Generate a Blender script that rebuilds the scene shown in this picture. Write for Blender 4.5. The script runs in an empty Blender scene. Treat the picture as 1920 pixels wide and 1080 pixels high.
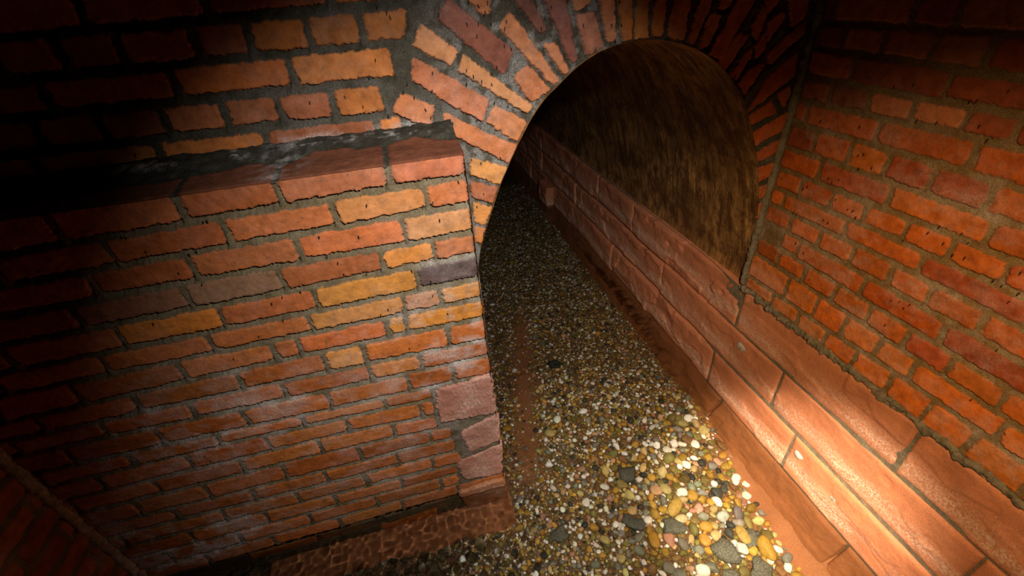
# Brick culvert chamber with an arched tunnel mouth, a stone-lined channel and a gravel stream bed.
# Units are metres; x = right along the back wall, y = into the tunnel, z = up.
import bpy, bmesh, math, random
import numpy as np
from mathutils import Matrix, Vector

random.seed(7)
RNG = np.random.default_rng(11)
scene = bpy.context.scene
COL = scene.collection

XR, XL, YB = 1.1812, -1.4075, 0.20      # right wall, left wall, back wall planes (buttress front is y = 0)
ZW = -1.378                              # water level
ZF = -1.598                              # stream bed

# ------------------------------------------------------------------ measured layout (metres)
DATA = {"JP":{"0":[-0.921,-0.667,-0.452,-0.191],
"1":[-1.082,-0.849,-0.6,-0.343,-0.11],
"2":[-1.144,-0.928,-0.708,-0.454,-0.186],
"3":[-1.208,-0.999,-0.754,-0.525,-0.26,-0.116],
"4":[-1.196,-0.949,-0.703,-0.461,-0.179],
"5":[-1.26,-1.021,-0.759,-0.5,-0.233,-0.124],
"6":[-1.32,-1.129,-0.869,-0.623,-0.554,-0.297,-0.239],
"7":[-1.26,-1.021,-0.745,-0.502,-0.384,-0.121],
"8":[-1.356,-1.139,-0.904,-0.647,-0.385,-0.225],
"9":[-1.266,-1.031,-0.788,-0.536,-0.28,-0.127],
"10":[-1.376,-1.142,-0.893,-0.638,-0.374,-0.21],
"11":[-1.259,-1.008,-0.771,-0.513,-0.263,-0.21],
"12":[-1.375,-1.137,-0.877,-0.626,-0.375,-0.215],
"13":[-1.232,-1.019,-0.77,-0.51,-0.257,-0.172],
"14":[-1.398,-1.154,-0.904,-0.653,-0.395,-0.168],
"15":[-1.351,-1.03,-0.776,-0.529,-0.275,-0.158],
"16":[-1.394,-1.168,-0.911,-0.662,-0.409,-0.18],
"17":[-1.276,-1.033,-0.778,-0.525,-0.263,-0.185],
"18":[-1.182,-0.939,-0.689,-0.436,-0.201],
"19":[-1.329,-1.057,-0.789,-0.53,-0.233]},"JU":{"0":[-1.004,-0.745,-0.491,-0.2,-0.13],
"1":[-0.965,-0.835,-0.698,-0.561,-0.431,-0.298,-0.164],
"2":[-0.906,-0.641,-0.376,-0.119],
"3":[-0.833,-0.712,-0.562,-0.446,-0.311,-0.186,-0.067],
"4":[-0.753,-0.51,-0.239,-0.011],
"5":[-0.794,-0.591,-0.349,-0.119,0.079]},"JR":{"0":[0.147,-0.094,-0.199],
"1":[0.083,-0.046,-0.176,-0.298],
"2":[0.023,-0.244],
"3":[0.072,-0.06,-0.19,-0.315,-0.42],
"4":[0.135,-0.12,-0.367],
"5":[0.071,-0.057,-0.181,-0.305,-0.443],
"6":[0.019,-0.224,-0.477],
"7":[0.068,-0.056,-0.179,-0.305,-0.424,-0.547],
"8":[0.121,-0.137,-0.377],
"9":[0.064,-0.065,-0.193,-0.321,-0.434,-0.563],
"10":[0.076,-0.002,-0.264,-0.508],
"11":[0.064,-0.061,-0.19,-0.316,-0.436,-0.557,-0.684],
"12":[-0.009,-0.145,-0.262,-0.384,-0.493,-0.721],
"13":[0.036,-0.099,-0.222,-0.34,-0.461,-0.575,-0.692,-0.82]},"BP":{"-1":[0.062,0.062,0.062,0.062,0.062,0.062],
"0":[-0.02,-0.0105,-0.0026,0.0034,0.0075,0.0098],
"1":[-0.0864,-0.082,-0.0779,-0.0742,-0.0708,-0.0677],
"2":[-0.1603,-0.1561,-0.1534,-0.1522,-0.1525,-0.1544],
"3":[-0.2296,-0.233,-0.2341,-0.2328,-0.2291,-0.2231],
"4":[-0.3147,-0.3141,-0.3131,-0.3116,-0.3095,-0.307],
"5":[-0.3853,-0.384,-0.3831,-0.3828,-0.3828,-0.3834],
"6":[-0.4732,-0.4661,-0.4612,-0.4585,-0.458,-0.4597],
"7":[-0.5367,-0.5368,-0.5383,-0.5414,-0.5459,-0.552],
"8":[-0.5999,-0.6052,-0.6104,-0.6157,-0.621,-0.6262],
"9":[-0.6793,-0.6865,-0.6937,-0.7009,-0.708,-0.713],
"10":[-0.75,-0.75,-0.75,-0.7548,-0.7672,-0.7795],
"11":[-0.827,-0.827,-0.827,-0.827,-0.8473,-0.867],
"12":[-0.904,-0.904,-0.904,-0.9057,-0.9239,-0.9422],
"13":[-0.9875,-0.9907,-0.994,-0.9973,-1.0005,-1.0038],
"14":[-1.058,-1.0629,-1.0689,-1.075,-1.081,-1.087],
"15":[-1.135,-1.1351,-1.1439,-1.1527,-1.1615,-1.1703],
"16":[-1.2133,-1.2177,-1.2221,-1.2265,-1.2309,-1.2353],
"17":[-1.3003,-1.3003,-1.3003,-1.3003,-1.3003,-1.3003],
"18":[-1.3773,-1.3773,-1.3773,-1.3773,-1.3773,-1.3773],
"19":[-1.4543,-1.4543,-1.4543,-1.4543,-1.4543,-1.4543]},"BR":{"-1":[0.3314,0.3336,0.3359,0.3381],
"0":[0.2544,0.2566,0.2589,0.2611],
"1":[0.1709,0.1718,0.1816,0.1915],
"2":[0.1056,0.1061,0.1067,0.1072],
"3":[0.0544,0.0475,0.0406,0.0337],
"4":[-0.0339,-0.0354,-0.0369,-0.0384],
"5":[-0.1108,-0.1146,-0.1184,-0.1222],
"6":[-0.1784,-0.1863,-0.1941,-0.202],
"7":[-0.2511,-0.2587,-0.2674,-0.2761],
"8":[-0.3281,-0.3281,-0.3299,-0.3437],
"9":[-0.4051,-0.4051,-0.4055,-0.4146],
"10":[-0.4821,-0.4821,-0.4821,-0.4855],
"11":[-0.5591,-0.5591,-0.5591,-0.5591],
"12":[-0.6361,-0.6361,-0.658,-0.6761],
"13":[-0.737,-0.737,-0.737,-0.737]},"BU":{"0":[0.088,0.088,0.088,0.088],
"1":[0.1579,0.1534,0.1488,0.1443],
"2":[0.2373,0.234,0.2306,0.2273],
"3":[0.3094,0.3096,0.3098,0.3099],
"4":[0.3913,0.3917,0.3922,0.3927],
"5":[0.4683,0.4687,0.4692,0.4697],
"6":[0.5453,0.5457,0.5462,0.5467]},"VO":[[[-0.0388,0.3459],[0.0444,0.2789],[0.0241,0.249],[-0.0655,0.3022]],[[0.0362,0.3933],[0.1956,0.2672],[0.1672,0.2138],[0.0051,0.3557]],[[-0.0728,0.2722],[0.1154,0.1499],[0.0942,0.0941],[-0.0829,0.2189]],[[-0.1237,0.1918],[-0.0406,0.1499],[-0.0589,0.0964],[-0.1506,0.1487]],[[0.0608,0.2664],[0.2457,0.117],[0.2319,0.0992],[0.0423,0.2359]],[[0.1373,0.1324],[0.224,0.0713],[0.1946,0.0216],[0.1051,0.092]],[[-0.0106,0.1251],[0.1904,0.0077],[0.1654,-0.0383],[-0.0272,0.0861]],[[0.0522,-0.0087],[0.1588,-0.0577],[0.1326,-0.1059],[0.0404,-0.0534]],[[0.0422,-0.081],[0.1198,-0.1127],[0.1033,-0.1608],[0.0393,-0.1353]],[[0.0407,-0.1538],[0.0964,-0.1783],[0.0696,-0.2328],[0.0369,-0.2189]],[[0.0347,-0.238],[0.0697,-0.2505],[0.048,-0.3008],[0.034,-0.2939]],[[0.0786,0.4072],[0.1459,0.3952],[0.1401,0.3634],[0.1187,0.3603]],[[0.1626,0.3261],[0.1951,0.3548],[0.3271,0.1778],[0.3123,0.1679]],[[0.2329,0.2283],[0.2992,0.1593],[0.2494,0.1284],[0.1969,0.1965]],[[0.1888,0.4082],[0.2417,0.389],[0.2939,0.3098],[0.28,0.3009]],[[0.287,0.2748],[0.3195,0.2707],[0.358,0.1986],[0.345,0.1943]],[[0.281,0.4003],[0.344,0.3825],[0.3818,0.228],[0.369,0.221]],[[0.3574,0.3887],[0.4162,0.385],[0.4142,0.3588],[0.3807,0.3478]],[[0.381,0.3368],[0.429,0.3383],[0.464,0.2504],[0.4156,0.2385]],[[0.4406,0.3858],[0.4824,0.3832],[0.5023,0.2673],[0.4778,0.2666]],[[0.4965,0.3823],[0.5375,0.3798],[0.5504,0.2673],[0.5241,0.2641]],[[0.5567,0.3786],[0.5824,0.377],[0.6027,0.2657],[0.5623,0.265]],[[0.6117,0.3752],[0.6478,0.3729],[0.6449,0.269],[0.6161,0.2673]],[[0.6728,0.3714],[0.7233,0.3683],[0.7192,0.2493],[0.6652,0.2593]],[[0.7557,0.3662],[0.8024,0.3633],[0.7571,0.2364],[0.7349,0.2411]],[[0.8153,0.36],[0.8719,0.3565],[0.846,0.3193],[0.8232,0.3261]],[[0.7956,0.3083],[0.8369,0.3053],[0.8101,0.2249],[0.7746,0.2208]],[[0.8863,0.3556],[0.948,0.3517],[0.8554,0.1875],[0.8148,0.2029]],[[0.9045,0.2524],[0.94,0.2382],[0.8828,0.152],[0.8487,0.1763]],[[0.958,0.2078],[0.9688,0.1832],[0.9296,0.1195],[0.9036,0.1377]],[[0.9827,0.1546],[1.0254,0.1567],[0.9778,0.0728],[0.9406,0.1073]],[[1.0502,0.1153],[1.145,0.1765],[1.1523,0.1099],[1.0029,0.0113]],[[1.0868,0.0375],[1.1202,-0.0008],[1.022,-0.0348],[1.0057,-0.0063]],[[1.1099,0.0568],[1.1415,0.0751],[1.1582,0.0633],[1.1477,0.0134]],[[1.037,-0.0655],[1.164,-0.0095],[1.1651,-0.071],[1.0581,-0.1091]],[[1.0781,-0.1405],[1.1661,-0.101],[1.167,-0.1453],[1.0923,-0.1739]],[[1.1026,-0.2014],[1.1684,-0.185],[1.1732,-0.2367],[1.1243,-0.252]],[[1.1315,-0.2764],[1.1695,-0.2697],[1.1749,-0.3181],[1.1514,-0.3274]],[[1.1463,-0.3509],[1.1719,-0.3397],[1.1774,-0.3905],[1.1602,-0.4152]],[[1.028,0.1869],[1.1372,0.2684],[1.1463,0.2331],[1.0438,0.155]],[[1.0013,0.2729],[1.0434,0.3002],[1.0588,0.2825],[1.0186,0.2173]],[[0.9758,0.3316],[1.0212,0.3445],[1.0237,0.3258],[0.9958,0.2967]],[[1.0543,0.3398],[1.1304,0.3376],[1.1345,0.2756],[1.0954,0.2544]],[[0.9472,0.2658],[0.9716,0.3213],[0.9926,0.301],[0.977,0.228]],[[0.9715,0.214],[0.9998,0.2533],[1.0163,0.2057],[0.9925,0.175]]],
"ARCH":[[0.0293,-0.3883],[0.0434,-0.3269],[0.0624,-0.2691],[0.0912,-0.1962],[0.125,-0.1136],[0.1594,-0.0493],[0.1941,0.012],[0.2342,0.0762],[0.2823,0.135],[0.3254,0.1666],[0.3806,0.2103],[0.4448,0.2427],[0.5097,0.2573],[0.5762,0.2612],[0.631,0.258],[0.6844,0.2481],[0.7455,0.2318],[0.8055,0.2037],[0.8597,0.1693],[0.9136,0.1211],[0.9621,0.0712],[1.0049,0.0042],[1.0476,-0.0724],[1.0916,-0.1639],[1.1269,-0.2608],[1.1523,-0.3632],[1.1728,-0.4845],[1.1927,-0.5895],[1.2168,-0.7028]],
"RING":[[-0.1659,0.1547],[-0.1414,0.2086],[-0.0773,0.2849],[-0.0401,0.3533],[0.0327,0.4582],[1.1823,0.3973],[1.1659,0.2019],[1.1544,0.0803],[1.1616,-0.0541],[1.1829,-0.2012],[1.2052,-0.4664],[1.2253,-0.733],[0.926,-0.6636],[0.4233,-0.0673],[0.0256,-0.3875],[0.0124,-0.2594],[0.0448,0.0117],[0.0209,0.0511],[-0.0607,0.0874]],
"CB":[[[-0.2005,-0.7278],[-0.0011,-0.7139],[0.0013,-0.9138],[-0.2103,-0.8982]],[[-0.1474,-0.982],[0.0043,-0.9272],[0.0044,-1.0828],[-0.1255,-1.1114]],[[-0.1811,-1.1546],[0.0088,-1.1121],[-0.0062,-1.3047],[-0.1685,-1.2799]]],
"LT":[-0.594,0.169,1.174,1.716,2.136],
"LM":[-0.867,-0.131,0.781,2.137],
"LL":[-0.277,0.246,1.414,2.659],
"LP":[-0.618,0.119,0.835],
"INS":{"butt":[[-0.0969,0.0253],[-0.0226,0.0011],[-0.2615,-0.023],[-0.0964,-0.044],[-0.1219,-0.049],[-0.0868,-0.0959],[-0.396,-0.0864],[-0.302,-0.1047],[-0.3726,-0.1695],[-0.367,-0.207],[-0.309,-0.2178],[-0.1883,-0.2357],[0.001,-0.2729],[-0.1417,-0.2829],[-0.3929,-0.1445],[-0.3506,-0.2968],[-0.2797,-0.3508],[-0.3042,-0.3644],[-0.1441,-0.3327],[-0.1111,-0.4093],[-0.5701,-0.2563],[-0.5378,-0.2419],[-0.5613,-0.3166],[-0.638,-0.3539],[-0.2484,-0.5132],[-0.4893,-0.2358],[-0.8068,-0.0063],[-0.8001,-0.0094],[-0.6319,0.0003],[-0.6231,0.0005],[-0.7785,-0.051],[-0.7387,-0.1198],[-0.6952,-0.0756],[-0.6765,-0.0701],[-0.7034,-0.1619],[-1.0166,-0.0453],[-0.9996,-0.0544],[-1.026,-0.175],[-0.8565,-0.2495],[-0.7268,-0.4115],[-1.0698,-0.5264],[-0.9532,-0.7713],[-0.9469,-0.7991]],
"arch":[[0.0082,0.3641],[0.0879,0.3856],[0.1109,0.3756],[0.1358,0.381],[0.1267,0.36],[0.0769,0.3386],[0.1066,0.3364],[0.1402,0.3339],[0.1001,0.3097],[0.1723,0.282],[0.1819,0.3367],[0.176,0.3205],[0.1903,0.2725],[0.1478,0.2324],[0.0627,0.2323],[0.0796,0.2151],[0.1325,0.2172],[0.1013,0.2001],[0.1288,0.1898],[0.1719,0.1273],[-0.0291,0.2347],[0.0589,0.1984],[-0.0995,0.2157],[-0.1141,0.1957],[-0.0885,0.1795],[-0.0375,0.1909],[-0.0636,0.1455],[-0.0525,0.1229],[0.0061,0.1005],[0.0762,0.1],[0.1322,0.1409],[0.3059,0.3593],[0.2769,0.3127],[0.2888,0.3379],[0.398,0.3112],[0.3652,0.2851],[0.4364,0.2478],[0.4817,0.3048],[0.5122,0.3025],[0.4958,0.2661],[0.4653,0.2436],[0.5014,0.3597],[0.6764,0.3291],[1.0117,0.1465],[0.919,0.1323],[1.103,0.2413],[0.048,-0.1628],[0.0756,-0.0252],[0.0483,-0.011],[0.0739,-0.124],[0.1371,-0.0176]],
"up":[[-0.1375,0.3911],[-0.1182,0.3773],[-0.1123,0.3671],[-0.1687,0.2779],[-0.2194,0.2423],[-0.1919,0.2412],[-0.2647,0.2005],[-0.2257,0.1719],[-0.3537,0.1973],[-0.1655,0.1418],[-0.7937,0.124],[-0.9445,0.1055]],
"right":[[-0.121,0.122],[-0.168,0.134],[-0.31,0.119],[-0.323,0.122],[-0.372,0.151],[0.112,0.051],[0.068,-0.01],[-0.067,0.004],[-0.262,0.059],[-0.353,0.071],[-0.382,0.046],[-0.214,0.053],[-0.096,-0.073],[-0.11,-0.065],[-0.149,-0.095],[-0.112,-0.11],[-0.027,-0.168],[-0.064,-0.16],[-0.044,-0.178],[0.057,-0.325],[0.044,-0.327],[-0.062,-0.303],[-0.081,-0.304],[-0.078,-0.222],[-0.146,-0.233],[-0.162,-0.249],[-0.128,-0.236],[-0.01,-0.394],[-0.035,-0.444],[-0.38,-0.179],[-0.432,-0.174],[-0.454,-0.189],[-0.363,-0.205],[-0.316,-0.251],[-0.464,-0.227],[-0.407,-0.215],[-0.539,-0.249],[-0.558,-0.252],[-0.573,-0.207],[-0.092,-0.524],[0.051,-0.233],[0.038,-0.221],[-0.438,-0.233],[0.009,-0.426],[-0.36,-0.432],[-0.382,-0.422],[-0.399,-0.434],[-0.408,-0.415],[-0.622,-0.403],[-0.641,-0.564],[-0.377,-0.514],[-0.586,-0.281],[-0.592,-0.253]]}}

# ------------------------------------------------------------------ small helpers
def smooth(e0, e1, x):
    t = np.clip((x - e0) / (e1 - e0), 0, 1)
    return t * t * (3 - 2 * t)

def _hash(ix, iy, seed):
    n = (ix.astype(np.int64) * 374761393 + iy.astype(np.int64) * 668265263 + seed * 974634777) & 0x7fffffff
    n = ((n ^ (n >> 13)) * 1274126177) & 0x7fffffff
    n = ((n ^ (n >> 16)) * 668265263) & 0x7fffffff
    return ((n ^ (n >> 15)) & 0xffff) / 65535.0

def vnoise(x, y, seed=0):
    x = np.asarray(x, float); y = np.asarray(y, float)
    ix = np.floor(x); iy = np.floor(y)
    fx = x - ix; fy = y - iy
    fx = fx * fx * fx * (fx * (fx * 6 - 15) + 10); fy = fy * fy * fy * (fy * (fy * 6 - 15) + 10)
    a = _hash(ix, iy, seed); b = _hash(ix + 1, iy, seed); c = _hash(ix, iy + 1, seed); d = _hash(ix + 1, iy + 1, seed)
    return ((a + (b - a) * fx) * (1 - fy) + (c + (d - c) * fx) * fy) * 2 - 1

def fbm(x, y, seed=0, octv=3):
    r = 0; a = 1; t = 0
    for i in range(octv):
        r = r + a * vnoise(x * 2 ** i, y * 2 ** i, seed + 31 * i); t += a; a *= .55
    return r / t

def tag(o, label=None, cat=None, group=None, kind=None):
    if label: o['label'] = label
    if cat: o['category'] = cat
    if group: o['group'] = group
    if kind: o['kind'] = kind
    return o

def empty(name, loc=(0, 0, 0)):
    o = bpy.data.objects.new(name, None); COL.objects.link(o); o.location = loc; o.empty_display_size = .1
    return o

def mesh_np(name, V, Q, mat, parent=None, attrs=None, smooth_shade=True, nper=4):
    me = bpy.data.meshes.new(name)
    V = np.asarray(V, np.float32); Q = np.asarray(Q, np.int32)
    nf = len(Q)
    me.vertices.add(len(V)); me.vertices.foreach_set('co', V.ravel())
    me.loops.add(nf * nper); me.loops.foreach_set('vertex_index', Q.ravel())
    me.polygons.add(nf)
    me.polygons.foreach_set('loop_start', np.arange(0, nf * nper, nper, dtype=np.int32))
    me.polygons.foreach_set('use_smooth', np.full(nf, smooth_shade))
    for k, a in (attrs or {}).items():
        a = np.asarray(a, np.float32)
        if a.ndim == 2:
            at = me.attributes.new(k, 'FLOAT_COLOR', 'POINT')
            at.data.foreach_set('color', np.concatenate([a, np.ones((len(a), 1), np.float32)], 1).ravel())
        else:
            at = me.attributes.new(k, 'FLOAT', 'POINT'); at.data.foreach_set('value', a)
    me.update(calc_edges=True)
    me.materials.append(mat)
    o = bpy.data.objects.new(name, me); COL.objects.link(o)
    if parent: o.parent = parent
    return o

def grid_mesh(name, XYZ, mat, keep=None, parent=None, attrs=None, flip=False):
    """XYZ: (n, m, 3) grid; keep: (n-1, m-1) faces to keep."""
    n, m = XYZ.shape[:2]
    idx = np.arange(n * m).reshape(n, m)
    q = np.stack([idx[:-1, :-1], idx[:-1, 1:], idx[1:, 1:], idx[1:, :-1]], -1)
    if flip: q = q[..., ::-1]
    q = q.reshape(-1, 4) if keep is None else q[keep]
    used = np.unique(q); remap = np.full(n * m, -1); remap[used] = np.arange(len(used))
    at = {}
    for k, a in (attrs or {}).items():
        at[k] = (a.reshape(n * m, -1) if a.ndim == 3 else a.reshape(n * m))[used]
    return mesh_np(name, XYZ.reshape(-1, 3)[used], remap[q], mat, parent, at)

# ------------------------------------------------------------------ materials
def new_mat(name):
    m = bpy.data.materials.new(name); m.use_nodes = True
    nt = m.node_tree; nt.nodes.clear()
    out = nt.nodes.new('ShaderNodeOutputMaterial'); b = nt.nodes.new('ShaderNodeBsdfPrincipled')
    nt.links.new(b.outputs[0], out.inputs[0])
    return m, nt, b

class NT:
    def __init__(s, nt): s.nt = nt; s.co = None
    def n(s, t, **kw):
        x = s.nt.nodes.new(t)
        for k, v in kw.items(): setattr(x, k, v)
        return x
    def l(s, a, b): s.nt.links.new(a, b)
    def pos(s):
        if s.co is None: s.co = s.n('ShaderNodeNewGeometry').outputs['Position']
        return s.co
    def noise(s, scale, detail=4, rough=.6, stretch=None):
        x = s.n('ShaderNodeTexNoise'); x.inputs['Scale'].default_value = scale
        x.inputs['Detail'].default_value = detail; x.inputs['Roughness'].default_value = rough
        src = s.pos()
        if stretch:
            mp = s.n('ShaderNodeMapping'); mp.inputs['Scale'].default_value = stretch; s.l(src, mp.inputs[0]); src = mp.outputs[0]
        s.l(src, x.inputs['Vector']); return x.outputs[0]
    def attr(s, name):
        x = s.n('ShaderNodeAttribute'); x.attribute_name = name; return x
    def ramp(s, v, stops):
        x = s.n('ShaderNodeValToRGB'); e = x.color_ramp.elements
        while len(e) < len(stops): e.new(.5)
        for el, (p, c) in zip(e, stops):
            el.position = p; el.color = (c, c, c, 1) if not isinstance(c, tuple) else (*c, 1)
        s.l(v, x.inputs[0]); return x.outputs[0]
    def math(s, op, a, b=None, clamp=False):
        x = s.n('ShaderNodeMath'); x.operation = op; x.use_clamp = clamp
        for i, v in enumerate((a, b)):
            if v is None: continue
            if isinstance(v, (int, float)): x.inputs[i].default_value = v
            else: s.l(v, x.inputs[i])
        return x.outputs[0]
    def mix(s, f, a, b, mode='MIX'):
        x = s.n('ShaderNodeMix'); x.data_type = 'RGBA'; x.blend_type = mode
        for i, v in ((0, f), (6, a), (7, b)):
            if isinstance(v, (int, float)): x.inputs[i].default_value = v
            elif isinstance(v, tuple): x.inputs[i].default_value = (*v, 1)
            else: s.l(v, x.inputs[i])
        return x.outputs[2]
    def bump(s, h, strength, dist):
        x = s.n('ShaderNodeBump'); x.inputs['Strength'].default_value = strength; x.inputs['Distance'].default_value = dist
        s.l(h, x.inputs['Height']); return x.outputs[0]

SALT = (.62, .58, .56)
def brick_material(name, mortar_a, mortar_b, sm=.60):
    m, nt, b = new_mat(name); g = NT(nt)
    mask = g.attr('mask').outputs['Fac']; eff = g.attr('eff').outputs['Fac']; tint = g.attr('tint').outputs['Color']
    v = g.ramp(g.noise(38, 5, .65), [(.25, .62), (.5, 1.0), (.75, 1.28)])
    br = g.mix(1.0, tint, v, 'MULTIPLY')
    spots = g.ramp(g.noise(210, 3, .7), [(.60, 0.0), (.72, 1.0)])
    br = g.mix(g.math('MULTIPLY', spots, .55), br, g.mix(1.0, br, (.35, .30, .28), 'MULTIPLY'))
    pale = g.ramp(g.noise(330, 2, .6), [(.66, 0.0), (.74, 1.0)])
    br = g.mix(g.math('MULTIPLY', pale, .22), br, (.62, .36, .20))
    mo = g.mix(g.ramp(g.noise(26, 5, .7), [(.3, 0.0), (.7, 1.0)]), mortar_a, mortar_b)
    grit = g.ramp(g.noise(420, 2, .6), [(.35, .6), (.5, 1.0), (.68, 1.5)])
    mo = g.mix(1.0, mo, grit, 'MULTIPLY')
    smear = g.ramp(g.noise(60, 5, .75), [(sm, 1.0), (sm + .07, 0.0)])
    mk = g.math('MULTIPLY', mask, g.math('MAXIMUM', smear, g.ramp(g.noise(9, 2, .5), [(.42, 1.0), (.62, 0.0)])))
    c = g.mix(mk, mo, br)
    sp = g.ramp(g.noise(260, 4, .8), [(.36, 0.0), (.62, 1.0)])
    e = g.math('MULTIPLY', eff, sp, True)
    c = g.mix(e, c, SALT)
    g.l(c, b.inputs['Base Color'])
    b.inputs['Roughness'].default_value = .85
    b.inputs['Specular IOR Level'].default_value = .16
    h = g.math('ADD', g.math('MULTIPLY', g.noise(520, 3, .7), .5), g.noise(120, 4, .7))
    g.l(g.bump(h, .55, .003), b.inputs['Normal'])
    return m

M_BUTT = brick_material('buttress_brick', (.085, .060, .032), (.170, .133, .074))
M_BACK = brick_material('back_wall_brick', (.042, .036, .025), (.098, .086, .062), .67)
M_CAP = brick_material('capping_brick', (.022, .020, .014), (.065, .060, .045), .64)
M_RIGHT = brick_material('right_wall_brick', (.135, .080, .030), (.21, .135, .060), .68)

M_LEFT = brick_material('left_wall_brick', (.10, .08, .05), (.19, .16, .11))

def sandstone_material(name, base, pale):
    m, nt, b = new_mat(name); g = NT(nt)
    v = g.ramp(g.noise(14, 6, .65), [(.25, .74), (.5, 1.0), (.75, 1.2)])
    c = g.mix(1.0, base, v, 'MULTIPLY')
    bed = g.ramp(g.noise(9, 4, .6, (1, .25, 5)), [(.35, 0.0), (.7, 1.0)])
    c = g.mix(g.math('MULTIPLY', bed, .35), c, pale)
    gr = g.ramp(g.noise(340, 2, .6), [(.3, .78), (.5, 1.0), (.7, 1.22)])
    c = g.mix(1.0, c, gr, 'MULTIPLY')
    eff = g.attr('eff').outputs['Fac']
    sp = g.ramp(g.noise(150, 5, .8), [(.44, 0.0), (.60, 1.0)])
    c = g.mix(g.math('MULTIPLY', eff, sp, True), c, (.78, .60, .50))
    pit = g.ramp(g.noise(95, 2, .5), [(.70, 0.0), (.76, 1.0)])
    c = g.mix(g.math('MULTIPLY', pit, .5), c, (.14, .06, .035))
    g.l(c, b.inputs['Base Color']); b.inputs['Roughness'].default_value = .72; b.inputs['Specular IOR Level'].default_value = .3
    h = g.math('ADD', g.math('MULTIPLY', g.noise(300, 3, .7), .4), g.noise(60, 5, .7))
    g.l(g.bump(h, .5, .004), b.inputs['Normal'])
    return m
M_SAND = sandstone_material('red_sandstone', (.50, .180, .088), (.60, .27, .15))
M_SANDW = sandstone_material('wet_red_sandstone', (.30, .105, .038), (.37, .150, .060))
M_PINK = sandstone_material('pink_sandstone', (.40, .165, .110), (.50, .27, .20))

def plain_material(name, a, bcol, scale, rough=.8, bump=.5, bdist=.004, bscale=None, stretch=None):
    m, nt, b = new_mat(name); g = NT(nt)
    c = g.mix(g.ramp(g.noise(scale, 5, .65, stretch), [(.35, 0.0), (.65, 1.0)]), a, bcol)
    gr = g.ramp(g.noise(scale * 9, 3, .6), [(.3, .75), (.5, 1.0), (.7, 1.25)])
    c = g.mix(1.0, c, gr, 'MULTIPLY')
    g.l(c, b.inputs['Base Color']); b.inputs['Roughness'].default_value = rough
    g.l(g.bump(g.noise(bscale or scale * 6, 4, .7), bump, bdist), b.inputs['Normal'])
    return m
M_MORTAR = plain_material('grey_brown_mortar', (.12, .10, .065), (.24, .20, .14), 30, .85, .8, .006, 120)
M_MORTARW = plain_material('pale_crusted_mortar', (.20, .18, .14), (.55, .50, .45), 45, .85, .8, .005, 160)
def bed_material():
    m, nt, b = new_mat('sandy_silt'); g = NT(nt)
    c = g.mix(g.ramp(g.noise(7, 5, .65), [(.35, 0.0), (.65, 1.0)]), (.27, .095, .034), (.34, .130, .050))
    c = g.mix(g.attr('gravel_shade').outputs['Fac'], c, g.mix(g.ramp(g.noise(150, 3, .6), [(.4, 0.0), (.6, 1.0)]), (.055, .032, .014), (.20, .095, .035)))  # silt darkened under the gravel: shade of the pebble gaps put into the colour
    c = g.mix(1.0, c, g.ramp(g.noise(300, 3, .6), [(.3, .7), (.5, 1.0), (.7, 1.3)]), 'MULTIPLY')
    g.l(c, b.inputs['Base Color']); b.inputs['Roughness'].default_value = .8
    g.l(g.bump(g.noise(60, 5, .7), .4, .006), b.inputs['Normal'])
    return m
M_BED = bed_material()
M_MOSS = plain_material('dark_mossy_rubble', (.05, .05, .025), (.16, .14, .08), 40, .8, .8, .01, 60)
M_INSECT = plain_material('dark_brown_insect', (.012, .008, .005), (.03, .018, .010), 300, .5, .1, .001)

# vault plaster: brown render with vertical dribbles
def plaster_material():
    m, nt, b = new_mat('stained_plaster'); g = NT(nt)
    n1 = g.ramp(g.noise(34, 7, .78, (.2, 1, .2)), [(.36, 0.0), (.62, 1.0)])
    n2 = g.ramp(g.noise(3.5, 4, .6), [(.38, 0.0), (.62, 1.0)])
    c = g.mix(n1, (.085, .035, .011), (.66, .37, .125))
    c = g.mix(g.math('MULTIPLY', n2, .6), c, (.12, .058, .022))
    n3 = g.ramp(g.noise(80, 4, .8, (.25, 1, .25)), [(.55, 0.0), (.66, 1.0)])
    blot = g.ramp(g.noise(9, 6, .75), [(.48, 0.0), (.56, 1.0)])
    c = g.mix(g.math('MULTIPLY', blot, .65), c, (.085, .032, .012))
    c = g.mix(g.math('MULTIPLY', n3, .8), c, (.040, .014, .006))
    n4 = g.ramp(g.noise(120, 4, .8, (.16, 1, .16)), [(.62, 0.0), (.70, 1.0)])
    c = g.mix(g.math('MULTIPLY', n4, .6), c, (.42, .29, .14))
    g.l(c, b.inputs['Base Color']); b.inputs['Roughness'].default_value = .6; b.inputs['Specular IOR Level'].default_value = .35
    g.l(g.bump(g.noise(75, 5, .7, (.2, 1, .2)), .5, .004), b.inputs['Normal'])
    return m
M_PLASTER = plaster_material()

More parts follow.
